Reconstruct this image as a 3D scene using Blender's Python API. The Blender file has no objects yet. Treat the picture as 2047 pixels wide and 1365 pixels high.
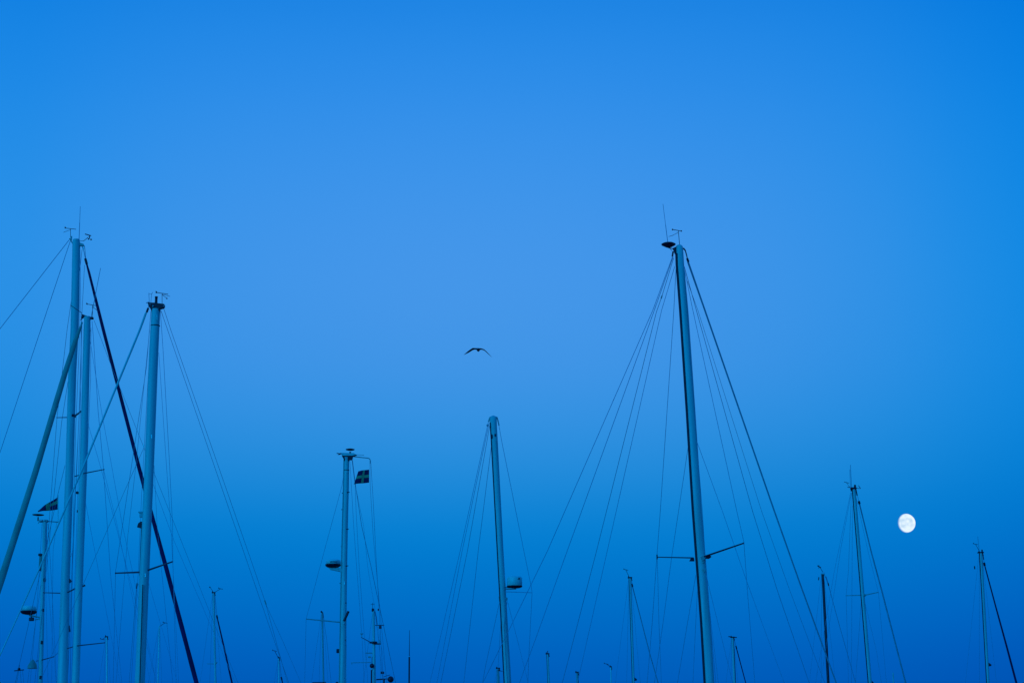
import bpy, bmesh, math, random
from mathutils import Vector, Matrix
random.seed(7)
scene = bpy.context.scene
COL = scene.collection

# ------------------------------------------------------------------ camera
EYE = Vector((0, 0, 3.0)); PITCH = math.radians(13.7); FPX = 3917.0
cam_d = bpy.data.cameras.new('camera'); cam = bpy.data.objects.new('camera', cam_d); COL.objects.link(cam)
cam.location = EYE; cam.rotation_euler = (math.radians(90) + PITCH, 0, 0)
cam_d.sensor_width = 36.0; cam_d.lens = 36.0 * FPX / 2047.0
cam_d.clip_start = 0.1; cam_d.clip_end = 60000
scene.camera = cam

# ------------------------------------------------------------------ dusk sky
def lin(c):
    return tuple((v / 255 / 12.92) if v <= 10 else ((v / 255 + 0.055) / 1.055) ** 2.4 for v in c)
world = bpy.data.worlds.new('World'); scene.world = world; world.use_nodes = True
nt = world.node_tree; nt.nodes.clear()
N = nt.nodes.new; L = nt.links.new
out = N('ShaderNodeOutputWorld'); bg = N('ShaderNodeBackground'); L(bg.outputs[0], out.inputs[0])
tc = N('ShaderNodeTexCoord'); sep = N('ShaderNodeSeparateXYZ'); L(tc.outputs['Generated'], sep.inputs[0])
def math_node(op, a, b=None, c=None):
    n = N('ShaderNodeMath'); n.operation = op
    for i, v in enumerate((a, b, c)):
        if v is None: continue
        if isinstance(v, (int, float)): n.inputs[i].default_value = v
        else: L(v, n.inputs[i])
    return n.outputs[0]
def ramp(fac, stops):
    r = N('ShaderNodeValToRGB'); r.color_ramp.interpolation = 'B_SPLINE'
    els = r.color_ramp.elements
    while len(els) > 1: els.remove(els[-1])
    els[0].position = stops[0][0]; els[0].color = (*stops[0][1], 1)
    for p, c in stops[1:]:
        e = els.new(p); e.color = (*c, 1)
    L(fac, r.inputs[0]); return r.outputs[0]
elev = math_node('MULTIPLY', math_node('ARCSINE', sep.outputs['Z']), 180 / math.pi)
ef = math_node('MULTIPLY_ADD', elev, 1 / 100, 0.10)                     # -10..90 degrees -> 0..1
E = lambda d: (d + 10) / 100
SKY = [(-10, (0, 64, 150)), (0, (0, 77, 170)), (2.2, (0, 84, 178)), (3.8, (0, 92, 187)), (5.2, (0, 103, 195)), (7.0, (0, 119, 205)), (8.5, (5, 130, 212)),
       (10, (35, 140, 219)), (11.5, (53, 146, 226)), (13, (65, 149, 230)), (15, (70, 151, 233)), (17, (67, 150, 234)),
       (19, (59, 147, 234)), (21, (48, 142, 233)), (23.5, (30, 134, 229)), (32, (8, 116, 216)), (90, (0, 96, 198))]
sky_c = ramp(ef, [(E(d), lin(c)) for d, c in SKY])
az = math_node('MULTIPLY', math_node('ARCTAN2', sep.outputs['X'], sep.outputs['Y']), 180 / math.pi)
azf = math_node('MULTIPLY_ADD', az, 1 / 80, 0.5)                        # -40..40 degrees -> 0..1
Z = lambda d: d / 80 + .5
AZ = [(-40, (.1, .86, .96)), (-14.6, (.38, .91, .97)), (-10, (.8, .97, .99)), (-5, (.95, .99, 1.0)), (-2, (1, 1, 1)), (3, (.97, .995, 1)),
      (8, (.74, .955, .985)), (11, (.5, .92, .97)), (13.5, (.22, .86, .955)), (16.5, (.05, .785, .93)), (22, (.02, .76, .92)), (40, (.0, .75, .90))]
az_c = ramp(azf, [(Z(d), c) for d, c in AZ])
mul = N('ShaderNodeMixRGB'); mul.blend_type = 'MULTIPLY'; mul.inputs[0].default_value = 1
L(sky_c, mul.inputs[1]); L(az_c, mul.inputs[2])
L(mul.outputs[0], bg.inputs[0]); bg.inputs[1].default_value = 1.0

# ------------------------------------------------------------------ low soft western light, behind the camera to the left
sd = bpy.data.lights.new('sun', 'SUN'); sun = bpy.data.objects.new('sun', sd); COL.objects.link(sun)
sd.energy = 0.95; sd.angle = math.radians(30); sd.color = (0.0, 0.44, 1.0)
sun.rotation_euler = (math.radians(80), 0, math.radians(-38))

scene.view_settings.view_transform = 'Standard'; scene.view_settings.look = 'None'
scene.view_settings.exposure = 0; scene.view_settings.gamma = 1; scene.view_settings.use_curve_mapping = False

# ------------------------------------------------------------------ materials
def mat(name, col, rough=.5, metal=0.0, var=.12, scale=3.0, stretch=(1, 1, .08), spec=.5):
    m = bpy.data.materials.new(name); m.use_nodes = True; t = m.node_tree
    b = t.nodes['Principled BSDF']; b.inputs['Roughness'].default_value = rough; b.inputs['Metallic'].default_value = metal
    b.inputs['Specular IOR Level'].default_value = spec
    co = t.nodes.new('ShaderNodeTexCoord'); mp = t.nodes.new('ShaderNodeMapping'); mp.inputs['Scale'].default_value = stretch
    no = t.nodes.new('ShaderNodeTexNoise'); no.inputs['Scale'].default_value = scale; no.inputs['Detail'].default_value = 5
    rp = t.nodes.new('ShaderNodeValToRGB')
    rp.color_ramp.elements[0].position = .3; rp.color_ramp.elements[1].position = .7
    rp.color_ramp.elements[0].color = (*[c * (1 - var) for c in col], 1); rp.color_ramp.elements[1].color = (*[min(1, c * (1 + var)) for c in col], 1)
    t.links.new(co.outputs['Object'], mp.inputs[0]); t.links.new(mp.outputs[0], no.inputs['Vector'])
    t.links.new(no.outputs[0], rp.inputs[0]); t.links.new(rp.outputs[0], b.inputs['Base Color'])
    return m
M = dict(
    alu=mat('anodised_aluminium', (.71, .69, .65), .6, .1, .14, 11, (1, 1, .06)),
    grey_alu=mat('weathered_aluminium', (.50, .49, .46), .55, .15, .12, 9, (1, 1, .06)),
    pale=mat('pale_painted_metal', (.85, .85, .80), .35, .1, .05, 5),
    black=mat('black_anodised_metal', (.010, .010, .035), .45, 0, .3, 9),
    dark=mat('dark_track', (.012, .012, .040), .6, 0, .2, 9),
    steel=mat('rigging_wire', (.40, .44, .58), .7, .1, .1, 20),
    rope=mat('weathered_rope', (.28, .30, .44), .8, 0, .2, 20),
    navy=mat('navy_sail_cover', (.012, .006, .085), .9, 0, .35, 6, (1, 1, .5)),
    canvas=mat('grey_green_sail_cover', (.42, .42, .34), .9, 0, .18, 6, (1, 1, .5)),
    palecloth=mat('pale_furled_sail', (.80, .80, .74), .8, 0, .08, 6, (1, 1, .5)),
    greycloth=mat('mid_grey_furled_sail', (.42, .44, .52), .8, 0, .12, 6, (1, 1, .5)),
    plastic=mat('white_radar_plastic', (.82, .82, .76), .35, 0, .05, 4),
    greyplastic=mat('grey_radar_plastic', (.33, .34, .29), .4, 0, .06, 4),
    chrome=mat('polished_steel', (.9, .9, .9), .25, .4, .03, 4),
    hull=mat('white_gelcoat', (.75, .75, .72), .25, 0, .05, 2),
    deck=mat('deck_paint', (.5, .48, .42), .7, 0, .1, 3),
    lens=mat('lamp_lens', (.55, .6, .6), .2, 0, .05, 4),
    feather=mat('gull_feathers', (.11, .11, .15), .8, 0, .3, 12, (1, 1, 1)),
    beak=mat('gull_beak', (.30, .18, .03), .5, 0, .1, 12, (1, 1, 1)),
)

# ------------------------------------------------------------------ geometry helpers
FWD = Vector((0, math.cos(PITCH), math.sin(PITCH))); UP = Vector((0, -math.sin(PITCH), math.cos(PITCH)))
def ray(px, py):
    return FWD + Vector((1, 0, 0)) * ((px - 1023.5) / FPX) + UP * ((682.5 - py) / FPX)
def at(px, py, Y):
    d = ray(px, py); return EYE + d * (Y / d.y)
def size(w, p):                                   # metres that w photo pixels span at point p
    return w * (p - EYE).dot(FWD) / FPX

class MB:
    def __init__(s): s.v = []; s.f = []; s.smooth = []
    def add(s, v, f, smooth=True):
        o = len(s.v); s.v += [Vector(p) for p in v]; s.f += [tuple(i + o for i in q) for q in f]; s.smooth += [smooth] * len(f)
    def tube(s, pts, rad, n=10, dome=False, squash=1.0):
        pts = [Vector(p) for p in pts]
        if not isinstance(rad, (list, tuple)): rad = [rad] * len(pts)
        if dome:
            d = (pts[0] - pts[1]).normalized(); r = rad[0]
            pts = [pts[0] + d * r * .95, pts[0] + d * r * .75, pts[0] + d * r * .4] + pts; rad = [r * .25, r * .66, r * .91] + list(rad)
        V = []; F = []; prev = None
        for i, p in enumerate(pts):
            a = pts[max(i - 1, 0)]; b = pts[min(i + 1, len(pts) - 1)]; t = (b - a).normalized()
            ref = Vector((0, 1, 0)) if abs(t.y) < .9 else Vector((0, 0, 1))
            u = prev - t * prev.dot(t) if prev is not None else t.cross(ref)
            u.normalize(); w = t.cross(u); prev = u
            for k in range(n):
                an = 2 * math.pi * k / n; V.append(p + (u * math.cos(an) + w * math.sin(an) * squash) * rad[i])
        for i in range(len(pts) - 1):
            for k in range(n):
                F.append((i * n + k, i * n + (k + 1) % n, (i + 1) * n + (k + 1) % n, (i + 1) * n + k))
        s.add(V, F); m = len(pts) - 1
        s.add(V[:n], [tuple(reversed(range(n)))], False); s.add(V[m * n:], [tuple(range(n))], False)
    def box(s, c, sx, sy, sz, rz=0.0, tilt=0.0):
        R = Matrix.Rotation(rz, 3, 'Z') @ Matrix.Rotation(tilt, 3, 'Y'); bev = min(sx, sy, sz) * .18
        bm = bmesh.new(); bmesh.ops.create_cube(bm, size=1)
        for v in bm.verts: v.co = Vector((v.co.x * sx, v.co.y * sy, v.co.z * sz))
        bmesh.ops.bevel(bm, geom=bm.edges[:] + bm.verts[:], offset=bev, segments=1, affect='EDGES')
        bm.verts.ensure_lookup_table()
        s.add([Vector(c) + R @ v.co for v in bm.verts], [[v.index for v in f.verts] for f in bm.faces], False); bm.free()
    def lathe(s, c, prof, n=20, axis=Vector((0, 0, 1))):    # prof: (radius, height) pairs
        axis = Vector(axis).normalized(); u = axis.orthogonal().normalized(); w = axis.cross(u); V = []; F = []
        for r, h in prof:
            for k in range(n):
                a = 2 * math.pi * k / n; V.append(Vector(c) + axis * h + (u * math.cos(a) + w * math.sin(a)) * r)
        for i in range(len(prof) - 1):
            for k in range(n): F.append((i * n + k, i * n + (k + 1) % n, (i + 1) * n + (k + 1) % n, (i + 1) * n + k))
        s.add(V, F); m = len(prof) - 1
        s.add(V[:n], [tuple(reversed(range(n)))], False); s.add(V[m * n:], [tuple(range(n))], False)
    def ball(s, c, r, n=10):
        s.lathe(c, [(max(.02 * r, r * math.sin(math.pi * i / 8)), -r * math.cos(math.pi * i / 8)) for i in range(9)], n)
    def prism(s, pts, depth):                               # outline in 3D, given thickness along Y
        n = len(pts); d = Vector((0, depth / 2, 0)); V = [Vector(p) - d for p in pts] + [Vector(p) + d for p in pts]
        s.add(V, [tuple(range(n)), tuple(reversed(range(n, 2 * n)))] + [(i, i + n, (i + 1) % n + n, (i + 1) % n) for i in range(n)], False)
    def build(s, name, material, parent=None, origin=None, top=None):
        top = top or parent
        while top is not None and top.parent: top = top.parent
        o = Vector(origin) if origin is not None else (Vector(top.location) if top else Vector())
        me = bpy.data.meshes.new(name); me.from_pydata([v - o for v in s.v], [], s.f)
        for p, sm in zip(me.polygons, s.smooth): p.use_smooth = sm
        bm = bmesh.new(); bm.from_mesh(me); bmesh.ops.recalc_face_normals(bm, faces=bm.faces); bm.to_mesh(me); bm.free()
        if material is not None: me.materials.append(material)
        ob = bpy.data.objects.new(name, me); COL.objects.link(ob)
        if parent is not None: ob.parent = parent
        elif origin is not None: ob.location = o
        return ob
def tag(o, label=None, cat=None, group=None, kind=None):
    for k, v in (('label', label), ('category', cat), ('group', group), ('kind', kind)):
        if v: o[k] = v
    return o

# ------------------------------------------------------------------ setting: the harbour water (below the frame)
w = MB(); R = 20000
w.add([(-R, -R, 0), (R, -R, 0), (R, R, 0), (-R, R, 0)], [(0, 1, 2, 3)], False)
wm = mat('harbour_water', (.004, .012, .02), .12, 0, .2, .5, (1, 1, 1))
wn = wm.node_tree; nz = wn.nodes.new('ShaderNodeTexNoise'); nz.inputs['Scale'].default_value = 1.5; bp = wn.nodes.new('ShaderNodeBump'); bp.inputs['Strength'].default_value = .3
cx = wn.nodes.new('ShaderNodeTexCoord'); wn.links.new(cx.outputs['Object'], nz.inputs['Vector']); wn.links.new(nz.outputs[0], bp.inputs['Height']); wn.links.new(bp.outputs[0], wn.nodes['Principled BSDF'].inputs['Normal'])
tag(w.build('water', wm), kind='structure')

# ------------------------------------------------------------------ boats
DECK = 1.15
class Boat:
    def __init__(b, label, Y, mast, h=35, fore=3.6, aft=5.2, bow=1, mat_='alu', dome=False, group='sailboats moored in the harbour', name='sailboat', sides=20, squash=1.0):
        b.Y = Y; pts = [at(x, y, Y) for x, y, _ in mast]; rad = [size(w_, p) / 2 for (_, _, w_), p in zip(mast, pts)]
        d = (pts[-1] - pts[-2]).normalized(); b.foot = pts[-1] + d * ((pts[-1].z - DECK) / -d.z)
        b.axis = (pts[0] - b.foot).normalized(); b.h = math.radians(h)
        b.fdir = Vector((math.cos(b.h), math.sin(b.h), 0)); b.sdir = Vector((math.sin(b.h), -math.cos(b.h), 0))
        r = bpy.data.objects.new(name, None); COL.objects.link(r); r.location = (b.foot.x, b.foot.y, 0); r.empty_display_size = .5
        tag(r, label, 'sailboat', group); b.root = r
        b.pts = pts; b.rad = rad
        m = MB(); m.tube(pts + [b.foot], rad + [rad[-1]], sides, dome, squash); b.mast = m.build('mast', M[mat_], r)
        b.hull(fore, aft, bow)
    def hull(b, fore, aft, bow):
        bl = fore + aft; beam = .30 * bl; bd = b.fdir * bow; sd_ = Vector((-bd.y, bd.x, 0)); base = Vector((b.foot.x, b.foot.y, 0)) - bd * aft
        rings = []; deckv = []
        for t in (0, .08, .2, .35, .5, .65, .8, .9, .96, 1.0):
            hb = beam / 2 * (max(.02, (1 - max(0, (t - .4) / .6) ** 2.2)) * (.72 + .28 * min(1, t / .35)))
            zs = DECK - .05 + .25 * max(0, t - .5) ** 1.5; dr = .45 * math.sin(math.pi * min(1, .15 + t * .85)) + .05
            prof = [(-1, zs), (-.97, zs * .5), (-.8, 0), (-.45, -dr * .7), (0, -dr), (.45, -dr * .7), (.8, 0), (.97, zs * .5), (1, zs)]
            over = .45 * (t - .5)
            rings.append([base + bd * (bl * t + over * z_) + sd_ * (s_ * hb) + Vector((0, 0, z_)) for s_, z_ in prof])
        V = [p for r_ in rings for p in r_]; n = 9; F = [(i * n + k, i * n + k + 1, (i + 1) * n + k + 1, (i + 1) * n + k) for i in range(len(rings) - 1) for k in range(n - 1)]
        F.append(tuple(range(n)))
        m = MB(); m.add(V, F); hu = m.build('hull', M['hull'], b.root)
        m = MB(); V = []; 
        for r_ in rings: V += [r_[0] - Vector((0, 0, .03)), r_[-1] - Vector((0, 0, .03))]
        m.add(V, [(2 * i, 2 * i + 1, 2 * i + 3, 2 * i + 2) for i in range(len(rings) - 1)], False); m.build('deck', M['deck'], hu)
        m = MB(); c = base + bd * (bl * .5) + Vector((0, 0, DECK + .18)); m.box(c, bl * .36, beam * .5, .42, math.atan2(bd.y, bd.x)); m.build('cabin', M['hull'], hu)
    # a point of the boat seen at a photo pixel: 'F' the fore-and-aft plane, 'S' the athwartships plane, a number = metres nearer(-)/farther(+)
    def P(b, px, py, pl=0.0):
        if isinstance(pl, str):
            nrm = b.axis.cross(b.fdir if pl == 'F' else b.sdir); d = ray(px, py)
            return EYE + d * ((b.foot - EYE).dot(nrm) / d.dot(nrm))
        return at(px, py, b.Y + pl)
    def Q(b, px, py, pl, anchor):                          # as P, in an upright plane through a fitting's own post
        nrm = Vector((0, 0, 1)).cross(b.fdir if pl == 'F' else b.sdir); d = ray(px, py)
        return EYE + d * ((anchor - EYE).dot(nrm) / d.dot(nrm))
    def wire(b, name, pts, w_=1.3, pl='F', m_='steel', ext=True, parent=None, n=8, rough=0.0):
        P = [b.P(x, y, q[0] if q else pl) for x, y, *q in pts]
        ws = w_ if isinstance(w_, (list, tuple)) else [w_] * len(P)
        rad = [size(v, p) / 2 * (.80 if v < 1.8 else 1) for v, p in zip(ws, P)]
        if ext:
            d = P[-1] - P[-2]
            if d.z < 0:
                P.append(P[-1] + d * ((P[-1].z - DECK) / -d.z)); rad.append(rad[-1])
        if rough:                                           # a rolled sail: small folds along its length
            Q = []; Rr = []
            for i in range(len(P) - 1):
                k = max(2, int((P[i + 1] - P[i]).length / .35))
                for j in range(k):
                    f = j / k; Q.append(P[i].lerp(P[i + 1], f)); Rr.append((rad[i] * (1 - f) + rad[i + 1] * f) * (1 + random.uniform(-rough, rough)))
            Q.append(P[-1]); Rr.append(rad[-1]); P, rad = Q, Rr
        m = MB(); m.tube(P, rad, n); return m.build(name, M[m_], parent or b.root)
    def bits(b, name, items, m_='black', parent=None, pl=0.0, split=False):
        if split: return [b.bits(name, [it], m_, parent, pl) for it in items]
        m = MB(); anchor = None
        for it in items:
            k = it[0]
            if k == 'l':
                _, x0, y0, x1, y1, w_, *q = it; p = q[0] if q else pl
                if p in ('F', 'S') and anchor is not None: A, B = b.Q(x0, y0, p, anchor), b.Q(x1, y1, p, anchor)
                else: A, B = b.P(x0, y0, p), b.P(x1, y1, p)
                if anchor is None: anchor = B
                m.tube([A, B], size(w_, A) / 2, 8)
            elif k == 's':
                c = b.Q(it[1], it[2], it[4], anchor) if len(it) > 4 and it[4] in ('F', 'S') and anchor is not None else b.P(it[1], it[2], it[4] if len(it) > 4 else pl); m.ball(c, size(it[3], c))
            elif k == 'b':
                _, x0, y0, x1, y1, *q = it; c = b.P((x0 + x1) / 2, (y0 + y1) / 2, q[1] if len(q) > 1 else pl); sx, sz = size(abs(x1 - x0), c), size(abs(y1 - y0), c)
                m.box(c, sx, q[0] * sx if q else min(sx, sz), sz)
            elif k == 'p':
                P = [b.Q(x, y, it[3], anchor) if len(it) > 3 and it[3] in ('F', 'S') and anchor is not None else b.P(x, y, it[3] if len(it) > 3 else pl) for x, y in it[1]]; m.prism(P, size(it[2], P[0]))
            elif k == 'd':                                  # disc / dome: cx, cy, width, height in pixels, profile
                _, cx_, cy_, w_, hh, prof = it; c = b.P(cx_, cy_, pl); m.lathe(c, [(size(w_, c) / 2 * r_, size(hh, c) * z_) for r_, z_ in prof])
        return m.build(name, M[m_], parent or b.root)
    def track(b, side=-1, w_=3.0, y0=None, frac=.93, m_='dark'):   # luff track standing proud of one side of the mast
        P = []; rr = []
        for p, r in zip(b.pts + [b.foot], b.rad + [b.rad[-1]]): P.append(p + Vector((side * r * frac, -r * .52, 0))); rr.append(size(w_, p) / 2)
        if y0 is not None: P[0] = P[0].lerp(P[1], y0)
        m = MB(); m.tube(P, rr, 8); return m.build('sail_track', M[m_], b.mast)
    def spreaders(b, left, right, root, fit=None, m_='black', pl='S'):
        for tip, x0 in ((left, root[0]), (right, root[1])):
            if tip is None: continue
            x, y, w_ = tip; A, B = b.P(x0[0], x0[1], pl), b.P(x, y, pl)
            m = MB(); m.tube([A, A.lerp(B, .97), B], [size(w_, A) / 2 * 1.15, size(w_, B) / 2 * .85, size(w_, B) / 2 * 1.2], 8, squash=.7); m.build('spreader', M[m_], b.mast)
        if fit:
            x0, y0, x1, y1 = fit; A, B = b.P((x0 + x1) / 2, y0), b.P((x0 + x1) / 2 , y1); m = MB(); m.tube([A, B], size((x1 - x0) / 2 + .5, A), 18); m.build('spreader_collar', M[m_], b.mast)

DISC = [(.1, 0), (.7, .25), (1, .6), (.97, .85), (.5, 1), (.1, 1)]
RADOME = [(.86, 0), (.97, .12), (1, .45), (.98, .7), (.9, .88), (.7, .98), (.1, 1)]
RBASE = [(.3, 0), (.75, .2), (.95, .55), (1, 1)]

# ---- A: tallest of the left cluster
A = Boat('sailboat with the tallest of the left masts and a dark navy furled sail sloping right', 36,
         [(152.5, 479, 13.5), (152.5, 490, 15.5), (149, 660, 16), (144.5, 742, 16), (139, 940, 16), (131, 1150, 17.5), (125, 1365, 21)], h=20, fore=4.2, aft=10)
A.bits('masthead_fitting', [('l', 139, 477, 147, 489, 2.5), ('b', 141, 472, 144, 480, 1), ('l', 146, 489.5, 160, 491, 1.6), ('p', [(157, 485), (167, 488), (169, 492), (160, 492)], 5), ('l', 148, 478, 158, 479, 2)], 'grey_alu', A.mast)
A.bits('whip_antenna', [('l', 158, 479, 159.3, 445, 1.3), ('l', 159.3, 445, 160.5, 413, .9)], 'steel')
A.bits('wind_vane', [('l', 141, 475, 141, 458, 1), ('l', 129, 456, 152, 458.5, 1.2, 'F'), ('p', [(129, 456), (130, 452.5), (132.5, 456), (130, 456.8)], 1, 'F'), ('l', 141, 459.5, 127, 464.5, .9, 'S')])
A.bits('wind_sensor', [('l', 160, 482, 167, 482, 1), ('l', 167, 482, 177, 474, 1.2), ('l', 170, 468, 182, 471.5, 2), ('l', 179, 471, 179, 477, 2), ('s', 177, 478, 1.6), ('s', 182, 479, 1.7)])
A.wire('backstay', [(138, 480), (0, 657)], 1.6)
A.wire('backstay', [(140.5, 482), (81, 660), (0, 904)], 1.5)
A.wire('forestay_wire', [(164, 492), (168, 503), (171, 519)], 1.6, ext=False)
A.wire('forestay_wire', [(169, 492), (170.5, 505), (171.5, 519)], 1.2, ext=False)
fs = A.wire('furled_headsail', [(172, 523), (178, 545), (206, 657), (278, 935), (335, 1145), (393, 1365)], [3.2, 4.8, 6.6, 7.6, 8.4, 9.2], m_='navy', rough=.05, n=12)
A.bits('furler_swivel', [('l', 170.5, 517, 173.5, 528, 5)], 'black', fs, 'F')
A.bits('shackle', [('l', 167, 493, 167.3, 499, 2)], 'chrome', A.mast)
A.spreaders((114, 834.5, 2.6), (162, 822, 4), ((138, 834), (150, 831)), (137, 829, 151, 834))
A.spreaders((87, 1184, 2.8), (149, 1176.5, 4), ((124, 1185), (136, 1183)), (123, 1182, 138, 1188))
A.wire('shroud', [(143, 598), (134, 660), (114, 834), (87.5, 1184)], 1.1, 'S')
A.wire('shroud', [(137.5, 752), (123, 845), (113, 940), (88, 1184)], 1.1, 'S')
A.wire('shroud', [(130, 930), (116, 986), (97, 1070)], 1, 'S')
A.wire('shroud', [(160, 500), (162, 660), (161, 822), (149, 1177)], 1.1, 'S')
A.wire('halyard', [(164, 499), (159, 545), (158, 700), (151, 865), (149, 940), (140, 1365)], 1.0, m_='rope')
A.wire('halyard', [(169, 530), (164, 624), (158, 830), (143, 1180)], .9, m_='rope')
A.bits('deck_light', [('p', [(135, 1165), (139, 1155.5), (144, 1161), (139, 1165)], 6)], 'black', A.mast)
A.bits('cleat', [('b', 139, 1104, 143, 1111, 1)], 'chrome', A.mast); A.bits('halyard_coil', [('l', 138, 1250, 139.5, 1262, 3.5), ('b', 135.5, 1192, 138.5, 1199)], 'black', A.mast, split=True)

# ---- B: shorter mast beside A, grey furled sail crossing to the left
B = Boat('sailboat with a pale mast close beside the tallest left one, thick grey furled sail', 31.5,
         [(174.5, 633, 12.5), (174, 660, 13.8), (166.5, 940, 15), (158.7, 1150, 14.8), (151, 1365, 15)], h=28, fore=7, aft=5.5, bow=-1)
B.bits('masthead_fitting', [('l', 163, 629, 187, 637.5, 3), ('s', 165, 634, 3), ('s', 184, 636, 3.2), ('l', 168, 633, 181, 635, 3.5), ('l', 161, 640, 167, 633, 2)], 'black', B.mast)
B.bits('mast_band', [('l', 167, 660, 181, 661, 1.6)], 'black', B.mast, -.02)
B.bits('whip_antenna', [('l', 181, 640, 191, 588, 1.3), ('l', 191, 588, 201, 536, 1.0)], 'steel')
B.bits('wind_vane', [('l', 185, 632, 185, 610, 1), ('l', 172.5, 607.5, 192, 611, 1.2, 'F'), ('p', [(172, 608), (173.5, 604.5), (176, 608.5), (174, 609)], 1, 'F'), ('l', 185, 613, 196, 622, .9, 'S'), ('l', 141, 610, 164, 626, 1.2)])
bf = B.wire('furled_headsail', [(162, 652), (157, 664), (150, 684), (131, 742), (72, 940), (5, 1150)], [4, 7, 9.5, 11, 12.3, 14], m_='canvas', rough=.05, n=14)
B.bits('furler_swivel', [('l', 164, 644, 161, 655, 4)], 'grey_alu', bf, 'F')
B.wire('backstay', [(188, 640), (225, 738), (306, 940), (390, 1150)], .9)
B.wire('shroud', [(184, 642), (187, 680), (196, 820), (207, 938), (221, 1150), (239, 1321)], 1.2, 'S')
B.wire('shroud', [(180, 680), (205, 834), (223, 930), (244, 1046), (265, 1143)], .9, 'S')
B.wire('shroud', [(175, 843), (203, 940), (238, 1075)], .9, 'S')
B.wire('shroud', [(171, 1004), (192, 1115), (219, 1255)], .9, 'S')
B.wire('shroud', [(207, 938), (232, 1040), (249, 1120)], .8, 'S')
B.wire('shroud', [(164, 650), (163, 740), (152, 951), (136, 1296)], .9, 'S')
B.wire('halyard', [(182, 655), (181, 760), (171, 1000), (162, 1200)], .8, m_='rope')
B.spreaders((150, 951.5, 2.4), (208, 938, 2.4), ((160, 949), (167, 946)))
B.spreaders((135, 1295.5, 2), (209, 1284, 2.2), ((146, 1292), (154, 1290)))
B.bits('steaming_light', [('b', 152, 982, 157, 987, 1), ('b', 153.5, 1019, 155.5, 1024, 1)], 'black', B.mast, split=True)
B.bits('spotlight', [('p', [(164, 1172), (169, 1167.5), (171, 1170), (166, 1172.5)], 5)], 'black', B.mast)

# ---- C: black-headed mast, nearest
Cb = Boat('sailboat with a black-capped mast and a slim pale furled sail running down to the left', 27,
          [(311.5, 618, 17.2), (311, 630, 17.6), (307.5, 700, 18.5), (298, 940, 18.7), (288.5, 1150, 19.5), (279.5, 1365, 20)], h=30, fore=7.5, aft=5.5, bow=-1)
Cb.bits('masthead_fitting', [('p', [(296.5, 606), (310, 606.5), (329, 609), (329, 613.5), (326, 616), (320, 617.5), (318.5, 622), (303, 621.5), (301, 617), (297.5, 613)], 12), ('l', 303, 620.5, 320, 621.5, 9)], 'black', Cb.mast)
Cb.bits('masthead_sheave', [('l', 299.5, 608.5, 300.5, 608.5, 2.2, -.07), ('l', 305.4, 610.5, 306, 612, 1.8, -.07), ('l', 326.5, 611.5, 327.2, 611.8, 2, -.07)], 'chrome', Cb.mast, split=True)
Cb.bits('anchor_light', [('d', 312, 606, 5.6, 13.5, [(1, 0), (1, .35), (.95, .4), (.95, .85), (1.12, .88), (1.1, 1)])], 'black', Cb.mast)
Cb.bits('mast_band', [('d', 310.3, 652.2, 19, 1.8, [(.98, 0), (1, .2), (1, .8), (.98, 1)])], 'black', Cb.mast)
Cb.bits('mast_decal', [('p', [(312.5, 635), (313.5, 627), (314.8, 635)], 1, -.085), ('p', [(312, 637), (315.5, 637), (314.8, 638.6), (312.5, 638.6)], 1, -.085)], 'pale', Cb.mast, split=True)
Cb.bits('wind_vane', [('l', 324, 609, 324, 587, 1), ('l', 312, 584.5, 336, 588.3, 1.3, 'F'), ('p', [(311, 585.5), (311.5, 581), (315.3, 584.8), (313.5, 586)], 1.2, 'F'), ('l', 324, 589, 333, 596, .9, 'S'), ('s', 333.6, 596.7, 1.4), ('l', 324, 588.5, 340, 592.5, .8)])
Cb.bits('lightning_rod', [('l', 298.5, 606, 297.5, 585.5, .9), ('l', 301.6, 605, 303, 588, .8), ('l', 303, 588, 305, 584, .8), ('l', 297.5, 587.3, 304, 587.6, .7)], 'steel')
Cb.bits('flag_block', [('l', 292.5, 605.6, 298, 604, 2)], 'steel')
cf = Cb.wire('furled_headsail', [(292, 625), (280, 658), (166, 934), (76, 1142), (0, 1309)], [4.4, 4.4, 3.9, 3.2, 2.8], m_='palecloth', rough=.03)
Cb.bits('furler_swivel', [('l', 296.2, 616, 293.4, 624, 4.4)], 'black', cf, 'F'); Cb.wire('forestay_wire', [(297.5, 610), (296, 617)], 1.5, ext=False)
Cb.wire('backstay', [(321.5, 620), (349, 700), (428, 930), (500, 1140), (557, 1305)], 1.1)
bs = Cb.wire('backstay', [(327.5, 617), (341.6, 660), (436, 930), (509, 1140), (530, 1202), (557, 1300)], 1.1)
Cb.wire('backstay_bridle', [(530, 1204), (565, 1280), (596, 1351)], .8); Cb.bits('backstay_block', [('l', 529, 1199, 532, 1208, 2.6)], 'grey_alu', bs, 'F')
Cb.wire('shroud', [(320.5, 620), (326, 700), (339, 930), (345, 1050), (345.5, 1121), (349, 1250)], 1.1, 'S')
Cb.wire('shroud', [(317.5, 705), (333, 935), (341, 1040), (345, 1120)], .9, 'S')
Cb.wire('shroud', [(306.5, 968), (349, 1083), (378, 1150)], .9, 'S')
Cb.wire('shroud', [(301.5, 622), (293, 732), (263, 930), (231, 1141), (228, 1280)], 1.1, 'S')
Cb.wire('shroud', [(299, 660), (271.6, 930), (255, 1075), (249, 1150)], .9, 'S')
Cb.wire('shroud', [(287, 896), (271, 932), (220, 1046), (165, 1170)], .9, 'S')
Cb.wire('shroud', [(279, 1165), (273, 1172), (258, 1365)], 1.3, 'S'); Cb.bits('turnbuckle', [('l', 274, 1165, 272.6, 1176, 2)], 'black')
Cb.wire('shroud', [(296, 1160), (345, 1330)], .9, 'S')
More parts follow.
